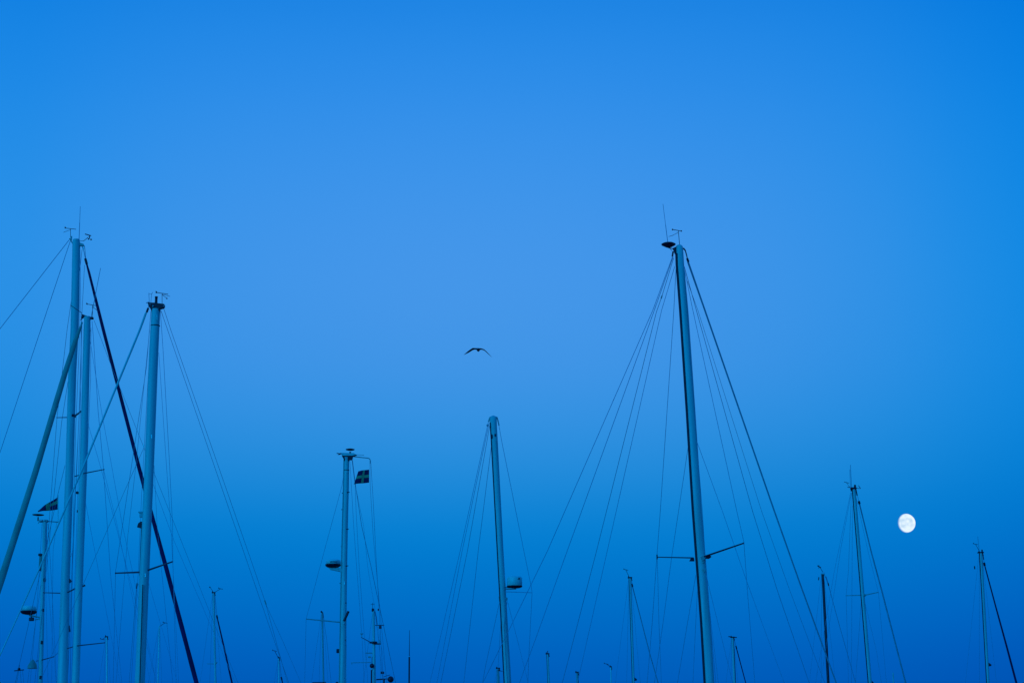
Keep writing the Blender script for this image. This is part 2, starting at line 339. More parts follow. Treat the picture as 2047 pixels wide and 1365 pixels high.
Cb.wire('halyard', [(303, 640), (299, 700), (283, 990), (276, 1150), (262, 1365)], .8, m_='rope', pl='S')
Cb.wire('halyard', [(308, 930), (314, 1050), (318, 1090)], .8, m_='rope', pl='S')
Cb.spreaders((231, 1145, 3.4), (345, 1122, 3.6), ((281, 1143), (296, 1139)), (285.5, 1138, 297.5, 1145.5))
Cb.bits('steaming_light', [('b', 277, 1022, 285, 1025, 1), ('b', 279, 1025, 285, 1034, 1)], 'lens', Cb.mast)
Cb.bits('deck_light', [('p', [(274.5, 1053.5), (277, 1046), (281.5, 1042.5), (286, 1042.5), (286, 1054.5), (281, 1055)], 8)], 'black', Cb.mast)
Cb.bits('mast_cable', [('l', 282.8, 1054, 279, 1150, 1.6)], 'black', Cb.mast, -.02)
Cb.bits('glint_fitting', [('l', 290.5, 1146, 290.8, 1152.5, 2.4, -.1), ('l', 303, 869, 303.3, 876, 2, -.1), ('l', 287, 888, 287, 895, 1.6, 0)], 'chrome', Cb.mast, split=True)  # polished bits set where highlights show on the mast
Cb.bits('sail_slot', [('l', 285.5, 1168, 275.5, 1500, 2.0)], 'dark', Cb.mast, -.088)

# ---- E: far radar mast at the left edge with folded flag
Eb = Boat('sailboat with a slim radar mast at the far left under a half-folded flag', 70,
          [(90, 1042, 9), (89, 1100, 8.6), (86.3, 1150, 8.6), (81, 1365, 8.6)], h=30, aft=5)
Eb.bits('masthead_fitting', [('b', 79, 1038.5, 96, 1043.5, .5), ('l', 95, 1041.5, 117, 1043, 2.2), ('l', 76, 1046, 80, 1040, 1.6)], 'grey_alu', Eb.mast)
Eb.bits('masthead_glint', [('s', 82.3, 1039.8, 1.7, -.12), ('s', 88, 1039.8, 1.6, -.12)], 'chrome', Eb.mast, split=True)  # bright balls added for the highlights on the masthead
Eb.bits('disc_antenna', [('d', 76.2, 1030.8, 24, 3, [(.2, 0), (.9, .5), (1, .8), (.4, 1)]), ('l', 76.2, 1033, 76, 1041, 2.6)])
Eb.bits('flagstaff', [('l', 116, 1043, 116, 989, 1.5)], 'pale')
rd = Eb.bits('radar_dome', [('d', 58, 1221.3, 29, 11, RADOME)], 'plastic')
Eb.bits('radar_base', [('d', 57, 1228, 33, 7, RBASE)], 'black', rd); Eb.bits('radar_bracket', [('l', 58, 1229, 82, 1234, 3), ('l', 70, 1238, 83, 1236, 2)], 'grey_alu', rd)
Eb.bits('camera', [('b', 58, 1233.5, 68, 1240.5, .6), ('l', 63, 1228, 63, 1236, 2.4)])
Eb.bits('spreader_light', [('b', 77, 1106, 84, 1111, 1)], 'black', Eb.mast); Eb.bits('spreader_light', [('b', 78, 1135.5, 83, 1140.5, 1)], 'black', Eb.mast); Eb.bits('lamp_housing', [('b', 78.2, 1111, 83, 1135.5, 1)], 'greyplastic', Eb.mast)
Eb.bits('mast_step', [('b', 87, 1155, 92, 1162, 1), ('b', 83.5, 1216, 88, 1222, 1), ('b', 81.5, 1280, 86, 1287, 1), ('b', 79, 1350, 84, 1357, 1)], 'black', Eb.mast, -.05, split=True)
Eb.spreaders((72, 1320.5, 1.5), (107, 1312, 2), ((79, 1319.5), (82, 1319)))
Eb.spreaders(None, (116, 1303.5, 1.2), (None, (108, 1311.5)), None, 'steel')
for pts in ([(84, 1046), (81, 1100), (74, 1210), (60, 1365)], [(93, 1046), (97, 1180), (108, 1312)], [(91, 1050), (92, 1200), (96, 1365)], [(84, 1150), (70, 1250), (55, 1365)]):
    Eb.wire('shroud', pts, .9, 'S')
Eb.wire('backstay', [(96, 1046), (104, 1180), (113, 1365)], .9)
Eb.wire('backstay', [(113, 1044), (111, 1062), (106, 1100), (104, 1300)], .8)
Eb.bits('cone_reflector', [('d', 64.5, 1335.5, 20, 18, [(1, 0), (.9, .35), (.45, .8), (.12, 1)])], 'greyplastic')
wg = Eb.bits('wind_generator', [('l', 28.5, 1340, 48, 1338, 2), ('s', 38, 1336.5, 3), ('l', 38, 1333, 38.5, 1328, 1.4)])
Eb.wire('generator_leg', [(38, 1337), (33, 1364)], 1.4, pl=0.0); Eb.wire('generator_leg', [(40, 1338), (42, 1362)], 1.4, pl=0.0); Eb.wire('generator_leg', [(45, 1339), (46, 1350)], 1.0, pl=.3)

# ---- F: radar mast with Swedish flag
Fb = Boat('sailboat with a slim mast left of centre carrying a radar dome and a cross flag', 65,
          [(693, 914, 10.4), (692, 975, 10.8), (690, 1050, 11), (688, 1140, 11.6), (684.7, 1365, 13)], h=55, fore=4, aft=5)
Fb.track(-1, 2.2, frac=1.0, m_='grey_alu')
Fb.bits('masthead_fitting', [('p', [(683.5, 911), (706, 911), (704.5, 917), (703, 919), (698.5, 919), (698, 921.5), (688, 921.5), (687.5, 917), (685.5, 915)], 9)], 'black', Fb.mast)
Fb.bits('masthead_platform', [('p', [(681, 905.8), (707, 906.3), (713, 909.4), (704, 911.5), (686, 911.5)], 13)], 'alu', Fb.mast)
Fb.bits('glint_fitting', [('s', 690, 914.6, 1.3, -.16), ('s', 693.5, 945, 1.1, -.1)], 'chrome', Fb.mast, split=True)
Fb.bits('disc_antenna', [('d', 700, 900, 18, 3.2, [(.6, 0), (.95, .3), (1, .7), (.6, 1)]), ('l', 700, 903, 700, 907, 4)])
Fb.bits('wind_vane', [('l', 673, 905.7, 690, 907.5, 1.6), ('p', [(675, 908.5), (681, 905), (683, 907), (678, 909)], 1.2)])
Fb.bits('flag_yard', [('l', 705, 912, 737, 915.5, 1.9), ('l', 737, 915.5, 739.8, 918, 1.9), ('l', 739.8, 918, 739.8, 926, 1.7), ('l', 710, 908.5, 728, 909.5, .9)], 'grey_alu')
Fb.bits('mast_band', [('d', 692.7, 940.3, 11.4, 1.2, [(.98, 0), (1, .2), (1, .8), (.98, 1)])], 'black', Fb.mast)
for x, y in ((696.5, 984), (694.5, 1057.5), (693.8, 1131), (690.5, 1205), (688.8, 1279), (687, 1355)):
    Fb.bits('mast_step', [('l', x - 4, y, x + 2.5, y - .7, 1.7)], 'black', Fb.mast, -.07)
for x, y in ((685, 985), (684, 1018), (683, 1092), (680.5, 1165)):
    Fb.bits('mast_step', [('l', x - 1.5, y, x + 2, y + .3, 2)], 'black', Fb.mast, 0)
rd = Fb.bits('radar_dome', [('d', 666.3, 1128.2, 29, 10.5, RADOME)], 'plastic')
Fb.bits('radar_base', [('d', 665.5, 1134.5, 31.5, 6.6, RBASE)], 'black', rd); Fb.bits('radar_bracket', [('p', [(657, 1135), (683, 1135), (684, 1143), (660, 1138)], 8)], 'alu', rd)
Fb.bits('radar_stripe', [('b', x, 1121.2, x + 1.7, 1122.8, .5) for x in (659.5, 662, 664.2, 666.5, 668.8, 671, 673.2)], 'black', rd, -.245, split=True)
Fb.spreaders((612, 1236.5, 2.4), None, ((681, 1243), None), None, 'grey_alu', -.6)
Fb.bits('spreader', [('l', 687.5, 1241, 696.8, 1221, 5)], 'black', Fb.mast, -.25)
Fb.bits('glint_fitting', [('s', 687, 1246.3, 1.5, -.12), ('l', 688.5, 1162, 688.8, 1168, 1.6, -.1)], 'chrome', Fb.mast, split=True)  # bright ball added for the highlight by the spreader root
Fb.bits('steaming_light', [('b', 672.5, 1296.5, 678.5, 1304.5, .8), ('b', 671, 1362, 676, 1368, 1)], 'black', Fb.mast, split=True)
Fb.wire('mast_cable', [(679, 1300), (681, 1240), (684, 1160)], 1, pl=-.03, m_='rope', ext=False); Fb.wire('mast_cable', [(692, 1230), (691, 1290)], 1.4, pl=-.05, m_='rope', ext=False)
Fb.wire('shroud', [(686, 955), (684, 969), (639, 1135), (612, 1236), (609, 1365)], .9, [-.6][0])
Fb.wire('backstay', [(704.5, 919), (711, 972), (723, 1051), (742, 1133), (788, 1351)], 1.2)
Fb.wire('shroud', [(703.5, 920), (710, 971), (712, 1025), (718, 1133), (729, 1280)], .9, 'S')
Fb.wire('shroud', [(699.5, 921), (707, 1051), (712, 1120), (724, 1280), (728, 1365)], .9, 'S')
Fb.wire('shroud', [(711, 973), (727, 1051), (735, 1133), (757, 1260)], .7, 'S')
Fb.wire('flag_halyard', [(741, 920), (746, 1000), (752, 1118), (762, 1290)], .9, 0.0, 'rope')
Fb.wire('flag_halyard', [(739.6, 926), (740, 970), (746, 1070), (757, 1190)], .8, 0.0, 'rope')
Fb.wire('shroud', [(692, 1250), (693, 1365)], .8, 0.0, 'pale')

# ---- J: centre mast with radar
J = Boat('sailboat with a round-topped mast near the centre and a drum radar on its right side', 50,
         [(986, 837, 14), (986.5, 850, 13.6), (988.3, 880, 13.4), (1000, 1100, 12.8), (1008, 1240, 13.5), (1014.7, 1365, 14.8)], h=38, fore=4, aft=5.5, dome=True)
J.track(-1, 2.4, .6)
J.bits('masthead_crane', [('l', 985, 832.5, 979, 835, 4), ('l', 979, 835, 976.5, 843, 3), ('l', 987, 832.5, 994, 835, 4), ('l', 994, 835, 997.5, 850, 2.6), ('s', 974.5, 850, 2.2)], 'grey_alu', J.mast)
J.bits('mast_fitting', [('b', 988.5, 867, 991.5, 872, 1), ('b', 980.5, 868, 984, 876, 1)], 'black', J.mast, -.09, split=True)
for k, pts in enumerate(([(976, 844), (920, 1100), (859, 1365)], [(977.5, 846), (924, 1100), (873, 1365)], [(979, 850), (934.5, 1100), (881, 1365)], [(983, 885), (956, 1100), (927, 1365)])):
    J.wire('backstay' if k < 2 else 'shroud', pts, 1.2, 'F' if k < 2 else 'S')
J.wire('shroud', [(997, 848), (1002.6, 880), (1047, 1100), (1062, 1172), (1063.6, 1184), (1057, 1313), (1055, 1365)], 1.2, 'S')
J.wire('shroud', [(1015, 1203), (1054, 1356)], 1.1, 'S'); J.wire('shroud', [(998, 1205), (970, 1333), (964.5, 1365)], 1.1, 'S'); J.wire('shroud', [(1001, 1247), (996, 1325)], .9, 'S')
J.spreaders(None, (1063.5, 1184, 1.4), (None, (1009, 1182)), None, 'steel')
rd = J.bits('radar_dome', [('d', 1029, 1171.5, 30, 19.5, [(.9, 0), (1, .1), (1, .85), (.93, .95), (.7, 1), (.1, 1)])], 'plastic')
J.bits('radar_base', [('d', 1028.5, 1175, 32, 4, RBASE)], 'black', rd); J.bits('radar_bracket', [('l', 1000, 1173.5, 1032, 1174.5, 2.2), ('l', 1008, 1177.5, 1032, 1176.5, 2)], 'grey_alu', rd); J.bits('radar_mark', [('b', 1036, 1154.5, 1039.5, 1157.5, .4)], 'black', rd, -.19)
J.bits('shroud_tang', [('b', 1007, 1194, 1014.5, 1199, .8), ('l', 997.5, 1192, 998.8, 1202, 2)], 'grey_alu', J.mast, -.03, split=True)
J.wire('halyard', [(1011, 1199), (1011.5, 1225), (1007, 1250), (1014, 1365)], .9, -.11, 'rope')
J.wire('halyard', [(1014, 1199), (1010, 1235), (1016, 1300), (1020, 1365)], .9, -.11, 'rope')
J.wire('halyard', [(992, 880), (1006, 1100), (1011, 1200)], .7, -.1, 'rope', ext=False)

# ---- D: the big mast right of centre
D = Boat('sailboat with the tall tapered mast right of centre, many stays fanning from its top', 38,
         [(1358, 496, 15), (1359.5, 530, 16.2), (1367, 620, 18), (1380.5, 820, 19), (1393, 1020, 20), (1410, 1240, 21.5), (1417.3, 1365, 21.5)], h=36, fore=4.6, aft=6.2, dome=True)
D.track(-1, 6, .35, frac=.80)
D.bits('masthead_crane', [('p', [(1345, 497), (1352, 494), (1354, 507), (1349, 507)], 8), ('l', 1336, 495.5, 1350, 498, 1.8), ('l', 1339, 497, 1343.5, 501.5, 1), ('l', 1366, 496, 1370, 501, 3), ('l', 1370, 501, 1373, 512, 2.4), ('l', 1373, 512, 1374, 518, 2.2), ('l', 1345.5, 503, 1344, 513, 3.4)], 'black', D.mast)
D.bits('disc_antenna', [('d', 1336.5, 495.5, 29, 10, [(.12, 0), (.45, .2), (.97, .62), (1, .75), (.75, .95), (.2, 1)])])
D.bits('whip_antenna', [('l', 1335, 486, 1330.5, 450, 1.3), ('l', 1330.5, 450, 1325.3, 408, .9)], 'steel')
D.bits('wind_vane', [('l', 1358.5, 489, 1356, 461, 1.2), ('l', 1344, 459, 1362, 462, 1.4, 'F'), ('s', 1344.5, 459, 1.7, 'F'), ('s', 1362, 462, 1.5, 'F'), ('l', 1355.5, 465, 1344, 471, .9, 'S'), ('l', 1344, 471, 1337, 473, .9, 'S')])
fy = D.wire('forestay', [(1375.5, 524), (1409, 620), (1547.5, 1020), (1600, 1168), (1672, 1365)], [4.0, 3.4, 3.1, 2.9, 2.7], m_='greycloth')
D.bits('furler_swivel', [('l', 1373.6, 516.5, 1376.3, 524, 4.6)], 'black', fy, 'F')
D.wire('backstay', [(1344, 514), (1305, 620), (1094.6, 1100), (1019, 1255), (964.5, 1365)], 1.5)
D.wire('backstay', [(1345.5, 514), (1308, 620), (1134, 1100), (1080, 1250), (1038, 1365)], 1.5)
D.wire('running_backstay', [(1346.5, 516), (1322.6, 594), (1312, 624), (1192.6, 1100), (1123.7, 1365)], 1.4, 'S')
D.wire('running_backstay', [(1348.7, 533), (1322.6, 620), (1214, 1100), (1154, 1365)], 1.3, 'F')
D.wire('shroud', [(1351.5, 533), (1347, 620), (1320, 1020), (1313, 1113), (1304, 1240), (1293.6, 1365)], 1.3, 'S')
D.wire('shroud', [(1314, 1117), (1317, 1240), (1322, 1365)], 1.2, 'S')
D.wire('shroud', [(1376, 890), (1356.6, 1020), (1343, 1110), (1326, 1240), (1308, 1365)], 1.2, 'S')
D.wire('shroud', [(1391, 1149), (1375, 1240), (1354, 1365)], 1.2, 'S'); D.wire('shroud', [(1394, 1181), (1391, 1240), (1385, 1365)], 1.1, 'S')
D.wire('shroud', [(1367, 533), (1385, 620), (1472.6, 1020), (1487, 1083), (1494, 1180), (1509, 1365)], 1.3, 'S')
D.wire('shroud', [(1394, 885), (1443.6, 1020), (1494, 1165), (1568, 1365)], 1.2, 'S')
D.wire('inner_stay', [(1368, 533), (1392, 620), (1504, 1020), (1554, 1180), (1618, 1365)], 1.4)
D.wire('inner_stay', [(1373, 560), (1395, 620), (1522, 1020), (1579, 1180), (1640, 1341)], 1.0)
D.wire('shroud', [(1411, 1145), (1419, 1180), (1465, 1365)], 1.2, 'S'); D.wire('shroud', [(1411, 1148), (1421, 1240), (1436, 1365)], 1.1, 'S')
D.wire('halyard', [(1369, 545), (1378, 700), (1404, 1020), (1412, 1150), (1431, 1365)], 1.0, m_='rope', pl='S')
D.bits('backstay_block', [('l', 1323.4, 591, 1321.5, 597, 2.6)], 'grey_alu', None, 'S')
D.spreaders((1313.5, 1113, 2.2), (1487, 1085, 3.2), ((1386, 1114.5), (1402, 1114)), None, 'black')
D.bits('spreader_tip', [('l', 1313.3, 1108, 1313.6, 1117, 2.6)], 'black', D.mast, 'S')
D.bits('spreader_light', [('p', [(1378, 1121), (1381, 1115), (1387, 1115), (1388, 1121)], 8)], 'black', D.mast); D.bits('spreader_light', [('p', [(1410, 1114), (1418, 1109), (1422, 1112.5), (1418, 1116), (1411, 1116)], 8)], 'black', D.mast, -.1)
D.bits('mast_fitting', [('p', [(1400, 1113), (1409, 1109), (1410, 1116), (1404, 1121)], 5), ('b', 1404, 1121, 1408, 1125, 1), ('p', [(1404, 1137), (1411, 1137), (1410, 1141), (1407, 1144)], 4)], 'grey_alu', D.mast, -.10, split=True)

# ---- H: instrument mast and wind generator
Hb = Boat('sailboat with a short mast crowded with camera, lamps and black ball, beside the flag mast', 90,
          [(746.5, 1218, 4.6), (747.3, 1280, 5.4), (748.2, 1365, 7)], h=35, fore=3.5, aft=4)
Hb.bits('masthead_fitting', [('b', 743, 1215.5, 748, 1222, 1), ('l', 741, 1207, 749, 1207, .8), ('l', 745, 1216, 745, 1204, .8)], 'black', Hb.mast)
Hb.wire('forestay', [(749, 1221), (752, 1232), (754, 1247)], 2, ext=False, m_='rope'); Hb.wire('backstay', [(753, 1245), (766, 1365)], .8)
Hb.bits('camera', [('b', 757.5, 1250, 762.5, 1256, 1), ('l', 750, 1249, 768, 1249, 1.6)])
Hb.bits('wind_sensor', [('b', 755, 1216, 758, 1220, 1)])
Hb.spreaders((722, 1273, 1.5), (761, 1286.5, 2.8), ((746, 1286), (748, 1286)), (739, 1282, 754, 1285), 'black', -.1)
Hb.bits('lamp', [('b', 720, 1264.5, 726, 1267.2, 1), ('b', 722, 1266.8, 724, 1273, 1)], 'lens', Hb.mast, -.1); Hb.bits('lamp', [('b', 757.5, 1278, 760.5, 1285, 1)], 'lens', Hb.mast, -.1)
Hb.bits('crosstree', [('l', 702, 1324, 742, 1323, 1.3), ('l', 703.5, 1324, 703.5, 1328, 1), ('l', 730, 1304.5, 746, 1304.5, 2), ('b', 736, 1311, 741, 1314, 1)], 'grey_alu', Hb.mast)
Hb.bits('ball_reflector', [('s', 743.6, 1330, 4.7), ('l', 743.6, 1312, 743.6, 1328, 1)], 'black', None, -.25)
Hb.wire('reflector_pole', [(742.7, 1338), (742.5, 1365)], 3, -.25, 'black')
Hb.bits('lamp', [('s', 744, 1337, 1.8)], 'lens', Hb.mast, -.3)
g = Hb.bits('wind_generator', [('l', 752, 1357.5, 768, 1356.5, 2.6), ('l', 768, 1356.5, 780, 1356, 2), ('s', 781, 1357, 6.3), ('l', 767, 1352, 780, 1348, 1), ('b', 761, 1341.5, 768, 1346, .8)], 'black', None, -1.0)
Hb.wire('generator_pole', [(767.5, 1356), (767, 1372)], 4, -1.0, 'black')
Hb.wire('shroud', [(745, 1222), (726, 1365)], .7, 'S'); Hb.wire('shroud', [(748, 1222), (759, 1286), (761, 1365)], .7, 'S')

# ---- far masts (top, bottom, extras)
def far(label, Y, top, bot, w_, m_='alu', h=35, fore=3.6, aft=4.4, stay=None, vane=None, track=None, cap=True, shrouds=2, spr=None, light=None):
    b = Boat(label, Y, [(*top, w_ * .92), (*bot, w_)], h, fore, aft, 1, m_, sides=14)
    x, y = top
    if cap: b.bits('masthead_fitting', [('b', x - w_ * .85, y - 1.2, x + w_ * .85, y + 1.2, .6), ('l', x - w_ * .6, y - 3, x - w_ * .2, y + 2, 1.8), ('l', x + w_ * .5, y + 1, x + w_ * .8, y + 6, 1.8)], 'black', b.mast)
    if vane:
        vx, vy = vane; s = 1 if vx > x else -1
        b.bits('wind_vane', [('l', x + s, y, vx, vy, .9), ('l', vx - 4.5, vy - .8, vx + 4.5, vy + 1, 1, 'F'), ('p', [(vx - 4.8, vy - .8), (vx - 4, vy - 3), (vx - 2.4, vy - .2)], .8, 'F')])
    if track: b.track(*track)
    if stay:
        pts, sw, sm, blk = stay
        s0 = b.wire('furled_headsail' if sm in ('navy', 'greycloth') else 'forestay', pts, sw, 'F', sm)
        b.wire('forestay_wire', [(x + w_ * .6, y + 2), pts[0]], .9, ext=False)
        if blk: b.bits('furler_swivel', [('l', pts[0][0] - 1, pts[0][1] - 4, pts[0][0] + .6, pts[0][1] + 2, blk)], 'black', s0, 'F')
    dx = bot[0] - x; dy = bot[1] - y
    if shrouds:
        for s in (-1, 1):
            b.wire('shroud', [(x + s * w_ * .4, y + 4), (x + s * w_ * .4 + dx * 1.0 + s * dy * .055, y + dy)], .7, 'S')
        b.wire('backstay', [(x - w_ * .5, y + 3), (x - w_ * .5 + dx - dy * .16, y + dy)], .7)
    if spr: b.spreaders(*spr)
    if light: b.bits('deck_light', [('p', [(light[0] - 2.5, light[1] - 4), (light[0] + 3, light[1]), (light[0] + 2, light[1] + 2.5), (light[0] - 2.5, light[1] + 3)], 3)], 'black', b.mast)
    return b
b = far('distant sailboat with a thin pale mast ending at a spreader tip between the left masts', 100, (213, 1272), (214, 1365), 3.7, 'pale', vane=(205, 1277))
b = far('distant sailboat with a needle thin white mast just right of the black-headed mast', 150, (318.5, 1251), (315.8, 1365), 2.6, 'pale', cap=False, vane=(330, 1244), shrouds=1)
b = far('distant sailboat with a thin mast and slim dark furled sail left of the flag mast', 110, (427, 1184), (430.8, 1365), 4.2, vane=(441, 1176),
        stay=([(434, 1233), (446, 1285), (464, 1365)], [2.4, 3.2, 3.6], 'navy', 3.4), spr=((414, 1326, 1.2), (434, 1323, 2), ((429, 1326), (431, 1326)), None, 'grey_alu'))
b.bits('wind_sensor', [('l', 426, 1182, 420, 1173, .8), ('s', 419.5, 1173, 1.3)])
b = far('distant sailboat with a tiny white mast top under long thin stays, left of flag mast', 140, (557.3, 1314), (557.6, 1365), 2.5, 'pale', vane=(549, 1300), stay=([(563, 1356), (565, 1365)], 2.4, 'navy', 3))
b = far('distant sailboat with a thin dull mast crossing behind the left spreader of the flag mast', 120, (644, 1223), (646.8, 1365), 3.4, 'grey_alu', stay=([(649, 1250), (653, 1277), (662, 1365)], .9, 'steel', None), cap=False)
b.bits('masthead_fitting', [('l', 641.5, 1221, 645, 1225, 3.4), ('l', 645, 1225, 646, 1234, 2.4)], 'black', b.mast); b.bits('spreader', [('l', 624, 1363.5, 652, 1363, 2)], 'black', b.mast, -.1)
b = far('distant sailboat with a dark stubby mast top immediately left of the rounded centre mast', 100, (995.5, 1335), (996, 1365), 5, 'grey_alu', vane=(1000, 1340), shrouds=1)
b = far('distant sailboat with a lone short mast top right of the drum radar', 130, (1094.5, 1306), (1097, 1365), 4.6, shrouds=0, track=(-1, 1, None))
b.bits('masthead_light', [('l', 1094.8, 1306, 1094.8, 1300, 1.4)], 'black', b.mast)
b = far('distant sailboat with the lowest dull mast tip between two short pale mast tops', 140, (1153.5, 1343), (1154.5, 1365), 4.2, 'grey_alu', shrouds=0, track=(1, .9, None))
b = far('distant sailboat with a thin bright mast tip just left of the lone mid-height mast', 150, (1221, 1332), (1221.6, 1365), 2.6, 'pale', shrouds=0, vane=(1212, 1326))
b = far('sailboat with a thin mid-height mast standing alone left of the tall tapered mast', 110, (1259.3, 1154), (1266.3, 1365), 5.2, vane=(1251, 1138), track=(-1, 1.2, None),
        stay=([(1264, 1170), (1299, 1306), (1315, 1362)], 1.9, 'greycloth', 3), light=(1270.5, 1357))
b = far('distant sailboat with a short T-topped mast just right of the tall tapered mast', 125, (1464.3, 1273), (1468.3, 1365), 5, track=(1, 1.2, None), stay=([(1472, 1294), (1491, 1365)], 2, 'navy', 2.6))
b.bits('masthead_crane', [('l', 1456, 1271.5, 1473, 1273.5, 1.8)], 'black', b.mast)
b = far('sailboat with a solid black mast left of the one nearest the moon', 100, (1644.6, 1146), (1655.8, 1365), 5.7, 'black', vane=None, cap=False, stay=([(1656, 1168), (1672, 1228), (1710.7, 1365)], 1.4, 'steel', 2.4))
b.bits('masthead_fitting', [('b', 1641, 1143, 1648.5, 1148, 1), ('s', 1642, 1146.5, 1.2, -.1), ('s', 1646.5, 1146, 1.1, -.1)], 'chrome', b.mast, -.06)
b.bits('wind_vane', [('l', 1645, 1143, 1639, 1133, 1), ('l', 1634, 1130, 1641, 1134, 2), ('l', 1637, 1128.5, 1637, 1136, 1)]); b.bits('flag_block', [('l', 1637, 1153, 1636.3, 1159, 2)])
b.wire('shroud', [(1651, 1152), (1655, 1166)], 2.2, 'S', 'rope', ext=False)
b = far('sailboat with the mast nearest the moon, whip aerials on top and a spreader each side', 90, (1706.6, 977), (1739, 1365), 8.2, fore=4.6, aft=5.5, track=(-1, 2.0, None), shrouds=0, cap=False,
        stay=([(1717.7, 1005), (1741, 1100), (1763, 1181.5), (1810.7, 1365)], [2.6, 2.6, 3, 3.2], 'greycloth', 4.6), spr=((1691, 1189.8, 1.8), (1756, 1183, 2), ((1724, 1189), (1728, 1189)), (1722.5, 1187, 1730, 1191), 'grey_alu'), light=(1743.5, 1363))
b.bits('masthead_fitting', [('b', 1700, 974, 1712, 978, .7), ('b', 1700.5, 978, 1704.5, 981.5, 1), ('l', 1711, 978, 1713.5, 990, 2.4)], 'black', b.mast)
b.bits('masthead_light', [('b', 1707.2, 968.5, 1711, 975, 1)], 'black', b.mast)
b.bits('whip_antenna', [('l', 1702.3, 974, 1700, 929, 1)], 'steel'); b.bits('whip_antenna', [('l', 1700, 974, 1698.8, 938, .9)], 'steel')
b.bits('wind_vane', [('l', 1700, 974, 1694, 973.3, 1.2), ('l', 1687.5, 962.8, 1697, 965.2, 1, 'F'), ('l', 1692, 964, 1699, 974, .7)]); b.bits('wind_sensor', [('l', 1711, 975.5, 1720.5, 976, .9), ('l', 1716, 970, 1720, 975.5, 1.2)])
for pts, p in (([(1700.5, 984), (1687, 1049), (1668, 1140), (1630, 1365)], 'F'), ([(1702, 984), (1680, 1100), (1650, 1300)], 'F'), ([(1702, 985), (1696, 1140), (1691.5, 1189), (1696, 1365)], 'S'), ([(1704, 1010), (1703, 1180), (1702, 1365)], 'S'), ([(1711, 992), (1735, 1100), (1756, 1183), (1772, 1365)], 'S'), ([(1727, 1195), (1752, 1300), (1762, 1365)], 'S'), ([(1722, 1195), (1710, 1365)], 'S')):
    b.wire('shroud' if p == 'S' else 'backstay', pts, .8, p)
b = far('sailboat with the rightmost mast and a violet-blue furled sail sloping to the corner', 95, (1960.3, 1104), (1975, 1365), 7, track=(-1, 1.8, None), fore=4.2,
        stay=([(1968, 1128), (1990, 1210), (2012, 1290), (2032, 1365)], [2.4, 3, 3.8, 4.4], 'navy', 4.4), vane=(1950, 1087), light=(1979, 1328))
b.bits('whip_antenna', [('l', 1957.5, 1102, 1954.5, 1072, .9)], 'steel'); b.bits('masthead_light', [('b', 1961.8, 1098, 1964.5, 1104, 1), ('l', 1964, 1104, 1966.5, 1118, 2)], 'black', b.mast); b.bits('flag_block', [('l', 1948, 1131, 1948.6, 1137, 2.4)])
b = far('distant sailboat with the faintest thin mast tip low beneath the moon', 160, (1785.3, 1344), (1786.2, 1365), 2.7, shrouds=0, cap=False)

# ---- lone aerial pole beside the flag mast: stands on the harbour bed
p0, p1, p2 = at(818.6, 1259, 60), at(818.2, 1312, 60), at(817.8, 1365, 60)
d = (p2 - p1).normalized(); foot = p2 + d * ((p2.z + .5) / -d.z)
an = bpy.data.objects.new('aerial_pole', None); COL.objects.link(an); an.location = (foot.x, foot.y, 0)
tag(an, 'lone dark pole with a thin whip on top, between the flag mast and centre mast', 'pole')
m = MB(); m.tube([p1, p2, foot], size(3.2, p1) / 2, 10); m.build('pole', M['black'], an)
m = MB(); m.tube([p0, p1], [size(.8, p0) / 2, size(1.5, p1) / 2], 8); m.build('whip_antenna', M['black'], an)
m = MB(); m.ball(p1, size(1.6, p1)); m.build('collar', M['chrome'], an)

# ------------------------------------------------------------------ flags
def flag_material(name, u0, u1, v0, v1, fold=1.1):
    m_ = bpy.data.materials.new(name); m_.use_nodes = True; t = m_.node_tree; bs_ = t.nodes['Principled BSDF']; bs_.inputs['Roughness'].default_value = .85
    uv = t.nodes.new('ShaderNodeUVMap'); s = t.nodes.new('ShaderNodeSeparateXYZ'); t.links.new(uv.outputs[0], s.inputs[0])
    def mm(op, a, b_):
        n = t.nodes.new('ShaderNodeMath'); n.operation = op
        for i, v in enumerate((a, b_)):
            if isinstance(v, float): n.inputs[i].default_value = v
            else: t.links.new(v, n.inputs[i])
        return n.outputs[0]
    iu = mm('MULTIPLY', mm('GREATER_THAN', s.outputs[0], u0), mm('LESS_THAN', s.outputs[0], u1)); iv = mm('MULTIPLY', mm('MULTIPLY', mm('GREATER_THAN', s.outputs[1], v0), mm('LESS_THAN', s.outputs[1], v1)), mm('LESS_THAN', s.outputs[0], fold))
    mx = t.nodes.new('ShaderNodeMixRGB'); t.links.new(mm('MAXIMUM', iu, iv), mx.inputs[0]); mx.inputs[1].default_value = (.006, .006, .075, 1); mx.inputs[2].default_value = (.52, .40, .19, 1)
    nz_ = t.nodes.new('ShaderNodeTexNoise'); nz_.inputs['Scale'].default_value = 60; hs = t.nodes.new('ShaderNodeHueSaturation'); t.links.new(mx.outputs[0], hs.inputs['Color']); t.links.new(mm('ADD', mm('MULTIPLY', nz_.outputs[0], .4), .8), hs.inputs['Value'])
    t.links.new(hs.outputs[0], bs_.inputs['Base Color']); return m_
